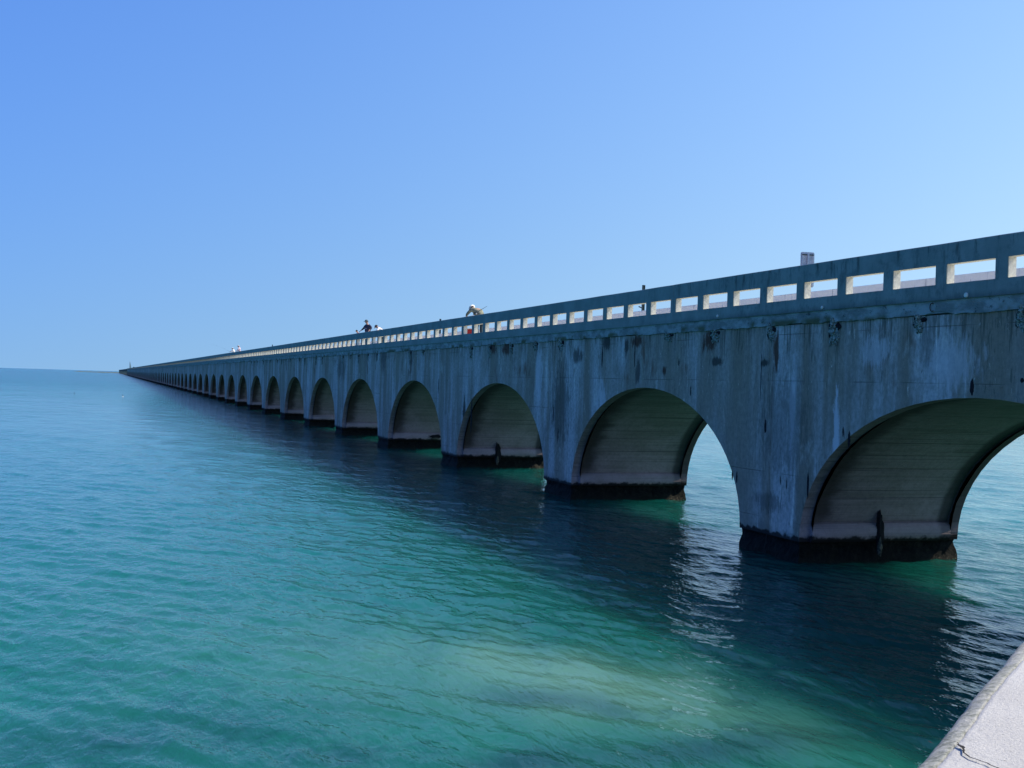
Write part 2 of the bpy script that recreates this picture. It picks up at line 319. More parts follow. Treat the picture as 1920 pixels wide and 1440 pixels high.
# ------------------------------------------------------------------ mesh helpers
def tag(o, label=None, cat=None, group=None, kind=None):
    if label: o['label'] = label
    if cat: o['category'] = cat
    if group: o['group'] = group
    if kind: o['kind'] = kind
    return o
def empty(name, loc, label, cat, group=None):
    o = bpy.data.objects.new(name, None); COL.objects.link(o); o.location = loc; o.empty_display_size = 0.3
    return tag(o, label, cat, group)
def link(name, me, parent=None, loc=None):
    o = bpy.data.objects.new(name, me); COL.objects.link(o)
    if parent: o.parent = parent
    if loc is not None: o.location = loc
    return o
class MB:
    def __init__(s): s.v = []; s.f = []
    def add(s, vs, fs):
        k = len(s.v); s.v += [tuple(v) for v in vs]; s.f += [tuple(i + k for i in f) for f in fs]; return s
    def box(s, a, b, skip=()):
        (x0, y0, z0), (x1, y1, z1) = a, b
        vs = [(x0, y0, z0), (x1, y0, z0), (x1, y1, z0), (x0, y1, z0), (x0, y0, z1), (x1, y0, z1), (x1, y1, z1), (x0, y1, z1)]
        fs = dict(zb=(0, 3, 2, 1), zt=(4, 5, 6, 7), y0=(0, 1, 5, 4), x1=(1, 2, 6, 5), y1=(2, 3, 7, 6), x0=(3, 0, 4, 7))
        return s.add(vs, [f for k, f in fs.items() if k not in skip])
    def prism_y(s, prof, y0, y1, caps=True):
        n = len(prof); vs = [(x, y0, z) for x, z in prof] + [(x, y1, z) for x, z in prof]
        fs = [(i, (i + 1) % n, n + (i + 1) % n, n + i) for i in range(n)]
        if caps: fs += [tuple(range(n))[::-1], tuple(range(n, 2 * n))]
        return s.add(vs, fs)
    def tube(s, pts, rad, seg=8, caps=True):
        pts = [Vector(p) for p in pts]; rs = rad if isinstance(rad, (list, tuple)) else [rad] * len(pts)
        vs = []; 
        for i, p in enumerate(pts):
            d = (pts[min(i + 1, len(pts) - 1)] - pts[max(i - 1, 0)]).normalized()
            a = d.orthogonal().normalized() if i == 0 else (a - d * a.dot(d)).normalized()
            b = d.cross(a)
            for j in range(seg):
                t = 2 * math.pi * j / seg; vs.append(p + (a * math.cos(t) + b * math.sin(t)) * rs[i])
        fs = [(i * seg + j, i * seg + (j + 1) % seg, (i + 1) * seg + (j + 1) % seg, (i + 1) * seg + j) for i in range(len(pts) - 1) for j in range(seg)]
        if caps: fs += [tuple(range(seg))[::-1], tuple((len(pts) - 1) * seg + j for j in range(seg))]
        return s.add(vs, fs)
    def ball(s, c, r, seg=12, ring=8, fn=None):
        vs = []; c = Vector(c); r = Vector(r) if not isinstance(r, (int, float)) else Vector((r, r, r))
        for i in range(ring + 1):
            ph = math.pi * i / ring
            for j in range(seg):
                t = 2 * math.pi * j / seg
                d = Vector((math.sin(ph) * math.cos(t), math.sin(ph) * math.sin(t), math.cos(ph)))
                k = fn(d) if fn else 1.0
                vs.append(c + Vector((d.x * r.x, d.y * r.y, d.z * r.z)) * k)
        fs = [(i * seg + j, (i + 1) * seg + j, (i + 1) * seg + (j + 1) % seg, i * seg + (j + 1) % seg) for i in range(ring) for j in range(seg)]
        return s.add(vs, fs)
    def mesh(s, name, mat, smooth=False):
        me = bpy.data.meshes.new(name); me.from_pydata(s.v, [], s.f)
        bm = bmesh.new(); bm.from_mesh(me)
        bmesh.ops.remove_doubles(bm, verts=bm.verts, dist=1e-5)
        bmesh.ops.recalc_face_normals(bm, faces=bm.faces); bm.to_mesh(me); bm.free()
        for m in (mat if isinstance(mat, (list, tuple)) else [mat]): me.materials.append(m)
        if smooth: me.polygons.foreach_set('use_smooth', [True] * len(me.polygons))
        return me
    def obj(s, name, mat, parent=None, loc=None, smooth=False): return link(name, s.mesh(name, mat, smooth), parent, loc)
def nz(v, sc=1.0): return mn.noise(Vector(v) * sc)

# ------------------------------------------------------------------ sea (one sheet to the horizon)
def build_water():
    r = [0.6]; 
    while r[-1] < 26000: r.append(r[-1] + max(0.055, r[-1] ** 2 / 9000.0))
    r = np.array(r)
    th0 = TH
    a = [R(-34)]
    while a[-1] < R(42): a.append(a[-1] + 0.0027)
    while a[-1] < R(326) - 0.03: a.append(a[-1] + 0.03)
    ang = np.array(a) + th0
    RR, AA = np.meshgrid(r, ang, indexing='ij')
    X = CAM.x + RR * np.sin(AA); Y = CAM.y + RR * np.cos(AA)
    Z = np.zeros_like(X); dX = np.zeros_like(X); dY = np.zeros_like(X)
    dr = np.maximum(0.055, RR ** 2 / 9000.0); loc = np.maximum(dr, RR * 0.0027)
    g = np.random.RandomState(5)
    near = RR < 420; xn, yn, ln = X[near], Y[near], loc[near]
    zz = np.zeros_like(xn); ddx = np.zeros_like(xn); ddy = np.zeros_like(xn)
    for i in range(84):
        lam = 0.34 * (5.5 / 0.34) ** g.rand(); st = 0.016 * (1.15 if lam < 1.5 else 0.4)
        az = math.atan2(0.443, 0.896) + g.normal() * 0.6
        k = 2 * math.pi / lam; amp = st / k
        att = np.clip((lam / ln - 2.2) / 2.0, 0, 1)
        ph = k * (xn * math.cos(az) + yn * math.sin(az)) + g.rand() * 6.283
        zz += amp * att * np.cos(ph); q_ = amp * att * np.sin(ph) * 0.9
        ddx -= q_ * math.cos(az); ddy -= q_ * math.sin(az)
    Z[near] = zz; X[near] += ddx; Y[near] += ddy
    n, m = RR.shape
    co = np.stack([X, Y, Z], -1).reshape(-1, 3).astype(np.float32)
    i, j = np.meshgrid(np.arange(n - 1), np.arange(m), indexing='ij'); j2 = (j + 1) % m
    F = np.stack([i * m + j, (i + 1) * m + j, (i + 1) * m + j2, i * m + j2], -1).reshape(-1, 4).astype(np.int32)[:, ::-1]
    me = bpy.data.meshes.new('sea'); me.vertices.add(len(co)); me.vertices.foreach_set('co', co.ravel())
    me.loops.add(F.size); me.loops.foreach_set('vertex_index', np.ascontiguousarray(F).ravel())
    me.polygons.add(len(F)); me.polygons.foreach_set('loop_start', np.arange(0, F.size, 4, dtype=np.int32))
    me.polygons.foreach_set('use_smooth', np.ones(len(F), bool)); me.update(calc_edges=True)
    # colour of water over the sea floor: pale sand shoals, weed beds, painted bridge shade
    x, y = co[:, 0].astype(float), co[:, 1].astype(float); rr = np.hypot(x - CAM.x, y - CAM.y)
    def blob(cx, cy, sx, sy, rot):
        cx = CAM.x + (cx - CAM.x) * 0.955; cy = cy * 0.955
        u = (x - cx) * math.cos(rot) + (y - cy) * math.sin(rot); w = -(x - cx) * math.sin(rot) + (y - cy) * math.cos(rot)
        wob = 0.25 * np.sin(u * 1.3 + 1) * np.cos(w * 1.7) + 0.18 * np.sin(u * 3.1 + w * 2.3)
        return np.exp(-((u / sx) ** 2 + (w / sy) ** 2) * (1 + wob))
    deep = np.array([0.001, 0.092, 0.118]); mid = np.array([0.002, 0.118, 0.116]); shoal = np.array([0.006, 0.108, 0.078])
    t = np.clip((rr - 14) / 45, 0, 1)[:, None]; t = t * t * (3 - 2 * t)
    c = shoal * (1 - t) + mid * t
    t2 = np.clip((rr - 60) / 500, 0, 1)[:, None]; c = c * (1 - t2) + deep * t2
    sand = np.clip(blob(-9.5, 16.8, 2.7, 1.4, -1.15) * 0.88 + blob(-12.0, 18.5, 4.5, 2.6, -1.0) * 0.25, 0, 1)[:, None]
    c = c * (1 - sand) + np.array([0.095, 0.222, 0.160]) * sand
    weed = np.clip(blob(-10.7, 16.2, 0.9, 0.55, -0.4) * 0.6 + blob(-9.9, 15.3, 0.6, 0.35, -1.3) * 0.45 + blob(-9.4, 13.4, 2.2, 0.6, 0.1) * 0.7 + blob(-11.8, 13.6, 0.9, 0.45, 0.5) * 0.55 + blob(-16.8, 15.5, 3.0, 1.2, 0.2) * 0.45 + blob(-14.0, 14.0, 1.2, .6, -.3) * 0.4, 0, 1)[:, None]
    c = c * (1 - weed) + np.array([0.008, 0.040, 0.045]) * weed
    bridge_shade = np.clip((x + 12.5) / 9, 0, 1) * np.clip((15 - x) / 8, 0, 1) * np.clip((y - 8) / 6, 0, 1); bridge_shade = (bridge_shade * bridge_shade * (3 - 2 * bridge_shade))[:, None]
    c = c * (1 - bridge_shade * 0.68) + np.array([0.003, 0.040, 0.026]) * bridge_shade * 0.68      # bridge shade painted into the water colour along the piers
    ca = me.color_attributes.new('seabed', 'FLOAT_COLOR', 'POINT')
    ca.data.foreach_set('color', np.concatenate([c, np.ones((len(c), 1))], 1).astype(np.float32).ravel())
    fa = me.attributes.new('far', 'FLOAT', 'POINT')
    fa.data.foreach_set('value', np.clip((rr - 60) / 340, 0, 1).astype(np.float32))
    me.materials.append(M['water'])
    tag(link('water', me, None, (0, 0, 0.22)), 'turquoise sea with small wind ripples reaching the horizon', kind='structure')
build_water()

# ------------------------------------------------------------------ the long arch viaduct
BAY, HS, C0 = 15.8, 6.4, 35.66       # bay length, half opening, centre of the second arch
WD = 4.9                             # width across
ZS, ZC, ZF = 0.76, 4.58, 6.33        # springing, crown, underside of slab edge
NB = 87                              # bays, first is the one nearest the shore
via = empty('viaduct', (0, 0, 0), 'long weathered concrete arch bridge with pierced parapet, running straight out over the sea', 'bridge')

def arch(a, b, n=30, p=1.86):
    out = []
    for i in range(n + 1):
        t = math.pi * i / n; cy = math.cos(t); sy = math.sin(t)
        out.append((-a * math.copysign(abs(cy) ** (2 / p * 0.93), cy), ZS + b * abs(sy) ** (2 / p * 0.93)))
    return out
def bay_mesh(n=30):
    hb = BAY / 2 - 0.008
    m = MB(); oc = arch(HS, ZC - ZS, n)
    R1, R2 = 0.32, WD - 0.32
    def face(x, flip):                                     # spandrel wall with the arch opening
        g = MB(); 
        for i in range(n):
            (y0, z0), (y1, z1) = oc[i], oc[i + 1]
            g.add([(x, y0, z0), (x, y1, z1), (x, y1, ZF), (x, y0, ZF)], [(0, 1, 2, 3)])
        g.add([(x, -hb, ZS), (x, -HS, ZS), (x, -HS, ZF), (x, -hb, ZF)], [(0, 1, 2, 3)])
        g.add([(x, HS, ZS), (x, hb, ZS), (x, hb, ZF), (x, HS, ZF)], [(0, 1, 2, 3)])
        m.add(g.v, g.f)
    face(0.0, 0); face(WD, 0)
    def loft(c0, x0, c1, x1):
        k = len(c0); m.add([(x0, y, z) for y, z in c0] + [(x1, y, z) for y, z in c1], [(i, i + 1, k + i + 1, k + i) for i in range(k - 1)])
    m.add([(0, -hb, ZF), (WD, -hb, ZF), (WD, hb, ZF), (0, hb, ZF)], [(0, 1, 2, 3)])
    for sgn in (-1, 1): m.add([(0, sgn * hb, ZS), (WD, sgn * hb, ZS), (WD, sgn * hb, ZF), (0, sgn * hb, ZF)], [(0, 1, 2, 3)])
    for sgn in (-1, 1): m.add([(0, sgn * HS, ZS), (WD, sgn * HS, ZS), (WD, sgn * hb, ZS), (0, sgn * hb, ZS)], [(0, 1, 2, 3)])
    wall = m
    # inner barrel, set back behind the face rings, with a rounded plinth at its foot
    ic = arch(HS + 0.055, ZC - ZS + 0.045, n)
    ic = [p for p in ic if p[1] > 1.27]
    pl = [(HS - 0.02, ZS - 0.02), (HS - 0.11, 0.82), (HS - 0.13, 0.92), (HS - 0.125, 1.02), (HS - 0.10, 1.13), (HS - 0.03, 1.215), (HS + 0.02, 1.232), (HS + 0.05, 1.245)]
    prof = [(-y, z) for y, z in pl] + ic + pl[::-1]
    s = MB(); k = len(prof); xs = [R1, 0.8, 1.4, 2.1, 2.9, 3.7, R2]
    for q_ in range(len(xs) - 1):
        s.add([(xs[q_], y, z) for y, z in prof] + [(xs[q_ + 1], y, z) for y, z in prof], [(i, i + 1, k + i + 1, k + i) for i in range(k - 1)])
    for xa, xb in ((0, R1), (R2, WD)):
        k = len(oc); s.add([(xa, y, z) for y, z in oc] + [(xb, y, z) for y, z in oc], [(i, i + 1, k + i + 1, k + i) for i in range(k - 1)])
    k = len(prof)
    for x in (R1, R2):                                       # backs of the face rings
        wp = arch(HS, ZC - ZS, k - 1)
        s.add([(x, y, z) for y, z in prof] + [(x, y, z) for y, z in wp], [(i, i + 1, k + i + 1, k + i) for i in range(k - 1)])
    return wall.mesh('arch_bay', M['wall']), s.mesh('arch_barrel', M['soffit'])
wall_me, barrel_me = bay_mesh()
def footing_mesh(seed):
    hw = BAY / 2 - HS                                        # half pier
    g = MB(); prof = [(-1.6, 0.05), (-0.25, 0.05), (0.0, 0.04), (0.12, 0.03), (0.22, 0.015), (0.34, -0.01), (0.46, -0.04), (0.58, -0.075), (0.68, -0.07), (0.80, -0.035)]
    NX, NY = 44, 26
    ring = []
    for (cx0, cy0, cx1, cy1, k) in ((0, -hw, WD, -hw, NX), (WD, -hw, WD, hw, NY), (WD, hw, 0, hw, NX), (0, hw, 0, -hw, NY)):
        for i in range(k): ring.append((cx0 + (cx1 - cx0) * i / k, cy0 + (cy1 - cy0) * i / k))
    L = len(ring); vs = []
    for zi, off in prof:
        for (x, y) in ring:
            d = Vector((x - WD / 2, y, 0)); 
            nx = 0 if abs(y) > hw - 1e-4 and 1e-3 < x < WD - 1e-3 else (1 if x > WD / 2 else -1)
            ny = 0 if abs(y) < hw - 1e-4 else (1 if y > 0 else -1)
            r_ = nz((x + seed * 9, y, zi), 2.2) * 0.07 + nz((x + seed * 5, y, zi), 7.0) * 0.035 if -0.5 < zi < 0.72 else 0.0
            vs.append((x + nx * (off + r_), y + ny * (off + r_), zi + (nz((x, y, seed), 3.0) * 0.03 if zi > 0.4 and zi < 0.79 else 0)))
    fs = [(i * L + j, i * L + (j + 1) % L, (i + 1) * L + (j + 1) % L, (i + 1) * L + j) for i in range(len(prof) - 1) for j in range(L)]
    fs.append(tuple((len(prof) - 1) * L + j for j in range(L)))
    return g.add(vs, fs).mesh('pier_footing', M['footing'])
foot_me = [footing_mesh(k) for k in range(3)]
for b in range(NB):
    yc = C0 + BAY * (b - 2)                                  # starts one bay behind the frame edge
    if b == 0: first_y = yc - BAY / 2
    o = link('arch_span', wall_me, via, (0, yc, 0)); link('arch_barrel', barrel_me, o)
    link('pier_footing', foot_me[b % 3], via, (0, yc - BAY / 2, 0))
link('pier_footing', foot_me[0], via, (0, C0 + BAY * (NB - 2) + BAY / 2, 0))
Y_END = C0 + BAY * (NB - 2) + BAY / 2
Y_BEG = first_y
# solid shore abutment of the bridge, closes the end behind the picture
ab = MB().box((0.0, Y_BEG - 30, -1.5), (WD, Y_BEG - 0.01, ZF)); ab.obj('abutment', M['wall'], via)

def fascia_mesh(L, x0, x1):
    g = MB(); n = int(L / 0.12); vs = []
    for i in range(n + 1):
        y = L * i / n; e = nz((y * 2.3, 1.7, x0), 1.0) * 0.035 + nz((y * 9, 5.1, x0), 1.0) * 0.018
        bl = max(0, nz((y * 0.9, 9.3, x0), 1.0) - 0.25) * 0.25
        vs += [(x0, y, 6.63), (x0, y, 6.33 + e * 0.8 + bl), (0.02 if x0 < 1 else WD - 0.02, y, 6.335 + e * 0.5 + bl * .4)]
    fs = [(3 * i + k, 3 * i + 3 + k, 3 * i + 4 + k, 3 * i + 1 + k) for i in range(n) for k in (0, 1)]
    g.add(vs, fs); return g.mesh('slab_edge', M['fascia'])
fa_n, fa_f = fascia_mesh(BAY - 0.012, -0.05, 0), fascia_mesh(BAY - 0.012, WD + 0.05, 0)
for b in range(NB):
    yc = C0 + BAY * (b - 2) - BAY / 2 + 2.9
    link('slab_edge', fa_n, via, (0, yc, 0)); link('slab_edge', fa_f, via, (0, yc, 0))
MB().box((-0.04, Y_BEG - 30, 6.36), (WD + 0.04, Y_END, 6.622)).obj('deck_slab', M['fascia'], via)
MB().box((0.105, Y_BEG - 30, 6.62), (WD - 0.105, Y_END, 6.80)).obj('roadway', M['road'], via)

PITCH, OPEN = 1.81, 1.455
ZB0, ZB1, ZT0, ZT1 = 6.634, 6.967, 7.382, 7.835
def parapet_mesh(name, mat, side, seed):
    L = PITCH * 12 - 0.014; g = MB(); x0, x1 = -0.10, 0.10
    c = 0.016
    g.prism_y([(x0, ZB0), (x1, ZB0), (x1, ZB1), (x0, ZB1)], 0.0, L)
    # top rail, chamfered, with a barely uneven top edge
    n = 36; prof = [(x0, ZT0), (x1, ZT0), (x1, ZT1 - c), (x1 - c, ZT1), (x0 + c, ZT1), (x0, ZT1 - c)]
    vs = []
    for i in range(n + 1):
        y = L * i / n; w = nz((y * 0.6, seed, 0), 1.0) * 0.007
        vs += [(x, y, z + (w if z > 7.5 else 0)) for x, z in prof]
    k = len(prof); fs = [(i * k + j, i * k + (j + 1) % k, (i + 1) * k + (j + 1) % k, (i + 1) * k + j) for i in range(n) for j in range(k)]
    fs += [tuple(range(k)), tuple(n * k + j for j in range(k))]
    g.add(vs, fs)
    pw = PITCH - OPEN
    ys = [(0, pw / 2)] + [(PITCH * i - pw / 2, PITCH * i + pw / 2) for i in range(1, 12)] + [(L - pw / 2 + 0.014, L)]
    for y0, y1 in ys: g.box((x0, y0, ZB1 - 0.0001), (x1, y1, ZT0 + 0.0001), skip=('zb', 'zt'))
    return g.mesh(name, mat)
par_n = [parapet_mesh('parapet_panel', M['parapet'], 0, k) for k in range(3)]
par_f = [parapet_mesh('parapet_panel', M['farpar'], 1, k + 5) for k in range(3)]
PJ = 33.62                                                    # joint seen in the photo
k0 = -3
NP = int((Y_END - (PJ + k0 * PITCH * 12)) / (PITCH * 12))
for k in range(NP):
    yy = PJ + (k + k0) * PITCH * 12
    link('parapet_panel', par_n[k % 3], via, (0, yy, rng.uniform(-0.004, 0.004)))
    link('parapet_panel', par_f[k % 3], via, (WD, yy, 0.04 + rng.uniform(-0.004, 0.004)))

# broken bracket stubs with lime crust under the slab edge
def stub_mesh(seed):
    g = MB()
    def lump(c, r, rough=0.5):
        g.ball(c, r, 18, 12, lambda d: 1 + rough * nz((d.x * 1.7 + seed, d.y * 1.7, d.z * 1.7), 1.6) + 0.35 * nz((d.x, d.y + seed, d.z), 5.0))
    lump((0.0, 0, 6.30), (0.10, 0.11, 0.12)); lump((0.0, 0.02, 6.12), (0.075, 0.19, 0.12), 0.8); lump((0.0, -0.05, 5.98), (0.05, 0.15, 0.12), 0.9)
    r_ = random.Random(seed)
    for i in range(9):
        y = r_.uniform(-0.2, 0.2); z = r_.uniform(5.85, 6.2); lump((0.0, y, z), (0.035, r_.uniform(.03, .08), r_.uniform(.04, .12)), 0.9)
    me = g.mesh('bracket_stub', M['lime'])
    h = MB(); h.ball((0.0, 0.17, 6.12), (0.03, 0.09, 0.20), 14, 9, lambda d: 1 + 0.8 * nz((d.x + seed, d.y, d.z), 2.5))
    h.ball((0.0, -0.19, 6.22), (0.026, 0.13, 0.08), 14, 9, lambda d: 1 + 0.8 * nz((d.x + seed, d.y, d.z + 4), 2.5))
    return me, h.mesh('spalled_hollow', M['dark'])
stubs = [stub_mesh(k) for k in range(5)]
for k in range(46):
    y = 12.47 + 3.1 * k; me, hm = stubs[k % 5]
    sc = rng.uniform(0.35, 1.25)
    if k > 7 and rng.random() < 0.3: continue
    o = link('bracket_stub', me, via, (0, y + rng.uniform(-.1, .1), 6.3 * (1 - sc))); o.scale = (1, rng.uniform(0.7, 1.1), sc)
    link('spalled_hollow', hm, o)
# rust slots, drain pipe ends and a bent bar, where the photo has them
def slot(y, z, h, w=0.035, seed=0, mat='dark', x=0.0):
    g = MB().ball((0, 0, 0), (0.012, w, h / 2), 12, 12, lambda d: 1 + 0.45 * nz((d.x + seed, d.y * 2, d.z * 3), 1.5))
    return g.obj('weep_hole', M[mat], via, (x, y, z))
for i, (y, z, h, w) in enumerate([(20.01, 4.80, .34, .06), (24.22, 3.50, .36, .05), (24.47, 3.66, .22, .03), (28.05, 3.62, .35, .05), (25.92, 2.25, .6, .045),
        (32.45, 4.52, .3, .03), (55.5, 2.95, 1.7, .10), (29.5, 2.13, .3, .04), (29.75, 2.18, .26, .03), (27.2, 2.25, .22, .02), (26.9, 2.2, .28, .02),
        (33.3, 5.4, .2, .03), (18.6, 4.95, .1, .05), (44.2, 3.4, .6, .03), (43.6, 2.6, .5, .03), (61.8, 4.3, .8, .05), (28.35, 5.0, 1.2, .012), (36.6, 5.7, .9, .03), (39.4, 5.6, .7, .05)]):
    slot(y, z, h, w, i)
for y, z, r_ in ((20.14, 6.69, .055), (25.36, 6.70, .04), (30.7, 6.72, .045)):
    g = MB().tube([(-0.13, 0, 0), (-0.115, 0, 0), (0.0, 0, 0)], [r_ * .8, r_, r_], 14); g.obj('drain_pipe', M['pipe'], via, (0, y, z))
pts = [(-0.075, -0.06 + 0.075 * math.cos(t) * -1, 0.09 * math.sin(t)) for t in [R(a) for a in range(60, 301, 20)]]
MB().tube(pts, 0.010, 6).obj('bent_bar', M['rust'], via, (0, 21.3, 6.50))
# dark eroded gashes in some pier plinths (on the side faced by the camera)
def gash(pier_left_of_bay, x, h, w, seed):
    y = pier_left_of_bay
    g = MB().ball((0, 0, 0), (w, 0.06, h / 2), 16, 14, lambda d: 1 + 0.55 * nz((d.x * 1.4 + seed, d.y, d.z * 1.6), 1.6))
    o = g.obj('eroded_gash', M['dark'], via, (x, y - 0.11, 1.0))
    MB().ball((0, 0, 0), (w * .5, 0.06, h * .22), 12, 10, lambda d: 1 + 0.6 * nz((d.x + seed, d.y * 2, d.z * 2), 2.5)).obj('oyster_lump', M['oyster'], o, (-0.02, -0.05, -h * .42))
for kk, x, h, w in ((-1, 2.35, .95, .12), (1, 2.15, .95, .15), (2, 3.1, .25, .5), (3, 3.1, 1.0, .18)):
    gash(C0 + BAY * kk + HS, x, h, w, kk + 3)

# ------------------------------------------------------------------ lower bridge beyond the arches
fb = empty('girder_bridge', (0.4, Y_END + 6, 0), 'low dark girder bridge continuing past the end of the arches, tiny at the horizon', 'bridge')
g = MB(); LB = 1500.0
g.box((0.3, 0, 5.2), (4.4, LB, 7.2)); g.obj('girder', M['steel'], fb)
MB().box((0.0, 0, 7.2), (4.7, LB, 7.5)).obj('deck', M['steel'], fb)
pm = MB().box((0.5, -1.1, -1.5), (4.2, 1.1, 5.2)).box((0.3, -1.3, 4.6), (0.499, 1.3, 5.2)).mesh('pier', M['wall'])
for i in range(60): link('pier', pm, fb, (0, 12 + i * 25, 0))

# ------------------------------------------------------------------ shore platform in the corner
E0, ED = Vector((-14.46 - 0.646 * 0.045, 2.91 + 0.763 * 0.045, 0)), Vector((0.763, 0.646, 0)).normalized(); EN = Vector((ED.y, -ED.x, 0))   # EN points inland
sw = empty('sea_wall', (-13.6, 3.6, 3.5), 'sunlit pale concrete coping of the shore wall, cracked, in the near corner', 'wall')
def P3(s_, d_, z): v = E0 + ED * s_ + EN * d_; return Vector((v.x, v.y, z)) - Vector((-13.6, 3.6, 3.5))
g = MB(); prof = [(0.02, 3.20), (0.0, 3.40), (0.002, 3.43), (0.008, 3.455), (0.02, 3.476), (0.036, 3.489), (0.055, 3.496), (0.072, 3.499),
                  (0.0800, 3.4988), (0.0825, 3.4945), (0.0850, 3.4990), (0.10, 3.5), (0.16, 3.5), (0.28, 3.501), (0.5, 3.502), (1.5, 3.503), (16.0, 3.503), (16.0, 3.20)]
ss = [-9 + 0.25 * i for i in range(28)] + [-2 + 0.012 * i for i in range(500)] + [4 + 0.25 * i for i in range(29)]
vs = []; ed = []
for s_ in ss:
    for d_, z in prof:
        lowf = nz((s_ * 1.3, 0, 0)) * 0.010
        e = 0.0035 * nz((s_ * 5, d_ * 9, 1.0)) + 0.0016 * nz((s_ * 38, d_ * 60, 4.0))
        chip = -0.012 * max(0, nz((s_ * 5, 7.7, 0)) - 0.15) if d_ < 0.06 else 0
        gw = 0.006 * nz((s_ * 2.5, 2.2, 0)) + 0.004 * nz((s_ * 11, 2.2, 0)) + 0.0022 * nz((s_ * 40, 2.2, 0)) if 0.07 < d_ < 0.095 else 0
        dd = d_ + (lowf if d_ < 1.4 else 0) + (e if d_ < 0.12 else 0) + gw
        vs.append(P3(s_, dd, z + (e * 0.6 if z > 3.4 and d_ < 0.3 else 0) + chip)); ed.append(1.0 if d_ < 0.085 else 0.0)
n = len(prof); fs = [(i * n + j, (i + 1) * n + j, (i + 1) * n + j + 1, i * n + j + 1) for i in range(len(ss) - 1) for j in range(n - 1)]
me = bpy.data.meshes.new('coping'); me.from_pydata(vs, [], fs)
at = me.attributes.new('edge', 'FLOAT', 'POINT'); at.data.foreach_set('value', ed)
bm = bmesh.new(); bm.from_mesh(me); bmesh.ops.recalc_face_normals(bm, faces=bm.faces); bm.to_mesh(me); bm.free()
me.materials.append(M['coping']); me.polygons.foreach_set('use_smooth', [True] * len(me.polygons))
link('coping', me, sw)
g = MB()
a_, b_, c_, d_ = P3(-9, 0.06, 0), P3(11.2, 0.06, 0), P3(11.2, 15.9, 0), P3(-9, 15.9, 0)
zb, zt = -2.0 - 3.5, 3.21 - 3.5
g.add([(p.x, p.y, zb) for p in (a_, b_, c_, d_)] + [(p.x, p.y, zt) for p in (a_, b_, c_, d_)],
      [(0, 1, 2, 3), (4, 5, 6, 7), (0, 1, 5, 4), (1, 2, 6, 5), (2, 3, 7, 6), (3, 0, 4, 7)])
g.obj('wall_face', M['coping'], sw)
# crack across the coping with a broken-out hole
def crack(pts, w, seed):
    g = MB(); P = []
    for i in range(len(pts) - 1):
        for k in range(8):
            t = k / 8; s_ = pts[i][0] * (1 - t) + pts[i + 1][0] * t; d_ = pts[i][1] * (1 - t) + pts[i + 1][1] * t
            P.append((s_ + 0.006 * nz((s_ * 30, d_ * 30, seed)), d_ + 0.006 * nz((s_ * 30, d_ * 30, seed + 9))))
    vs = []
    for i, (s_, d_) in enumerate(P):
        a = P[min(i + 1, len(P) - 1)]; b = P[max(i - 1, 0)]; tx, ty = a[0] - b[0], a[1] - b[1]; L = math.hypot(tx, ty) or 1
        ww = w * (0.6 + 0.8 * abs(nz((i * .5, seed, 0)))) * min(1, 0.3 + i * .2, 0.3 + (len(P) - 1 - i) * .2)
        z = 3.5085
        vs += [P3(s_ - ty / L * ww, d_ + tx / L * ww, z), P3(s_ + ty / L * ww, d_ - tx / L * ww, z)]
    g.add(vs, [(2 * i, 2 * i + 1, 2 * i + 3, 2 * i + 2) for i in range(len(P) - 1)]); g.obj('crack', M['dark'], sw)
crack([(0.278, 0.012), (0.262, 0.022), (0.258, 0.035)], 0.0035, 1)
crack([(0.322, 0.037), (0.323, 0.051), (0.319, 0.087), (0.292, 0.103)], 0.0022, 2)
crack([(0.275, 0.112), (0.245, 0.122), (0.217, 0.131), (0.183, 0.155), (0.157, 0.186), (0.152, 0.207), (0.10, 0.26), (-0.05, 0.36), (-0.3, 0.5)], 0.0045, 3)
g = MB(); hp = P3(0.277, 0.112, 3.5055)
ring = [(0.020 * (1 + 0.5 * nz((math.cos(t) * 1.3, math.sin(t) * 1.3, 4.2), 1.0)) * math.cos(t), 0.013 * (1 + 0.5 * nz((math.cos(t) * 1.3, math.sin(t) * 1.3, 9.2), 1.0)) * math.sin(t)) for t in [R(a) for a in range(0, 360, 20)]]
g.add([P3(0.277 + a * 0.6 - b, 0.112 - a * 0.7, 3.5095) for a, b in ring], [tuple(range(len(ring)))]); g.obj('broken_hole', M['dark'], sw)

# ------------------------------------------------------------------ things on and behind the deck
ZD = 6.80                                                     # roadway level
def sign():
    t = empty('road_sign', (5.2, 34.4, ZD), 'metal sign seen from behind, standing above the far parapet near the right', 'sign')
    bx = 0.0
    def q_(a, b): return MB().box(a, b)
    # the panel stands across the road, its back to the camera
    g = MB(); w, z0, z1 = 0.25, 1.3, 2.47
    pr = [(-w + .04, z0), (w - .04, z0), (w, z0 + .04), (w, z1 - .04), (w - .04, z1), (-w + .04, z1), (-w, z1 - .04), (-w, z0 + .04)]
    g.prism_y(pr, -0.004, 0.004); g.obj('sign_panel', M['alu'], t)
    for x in (-0.19, 0.19): MB().box((x - .018, -0.03, z0 + .03), (x + .018, -0.0045, z1 - .03)).obj('stiffener', M['alu'], t)
    for z in (1.6, 2.36): MB().box((-0.21, -0.045, z), (0.21, -0.031, z + .035)).obj('bracket', M['post'], t)
    MB().box((-0.03, -0.085, 0.0), (0.03, -0.046, 2.42)).obj('sign_post', M['alu'], t)
    t.rotation_euler = (0, 0, R(-6)); return t
sign()
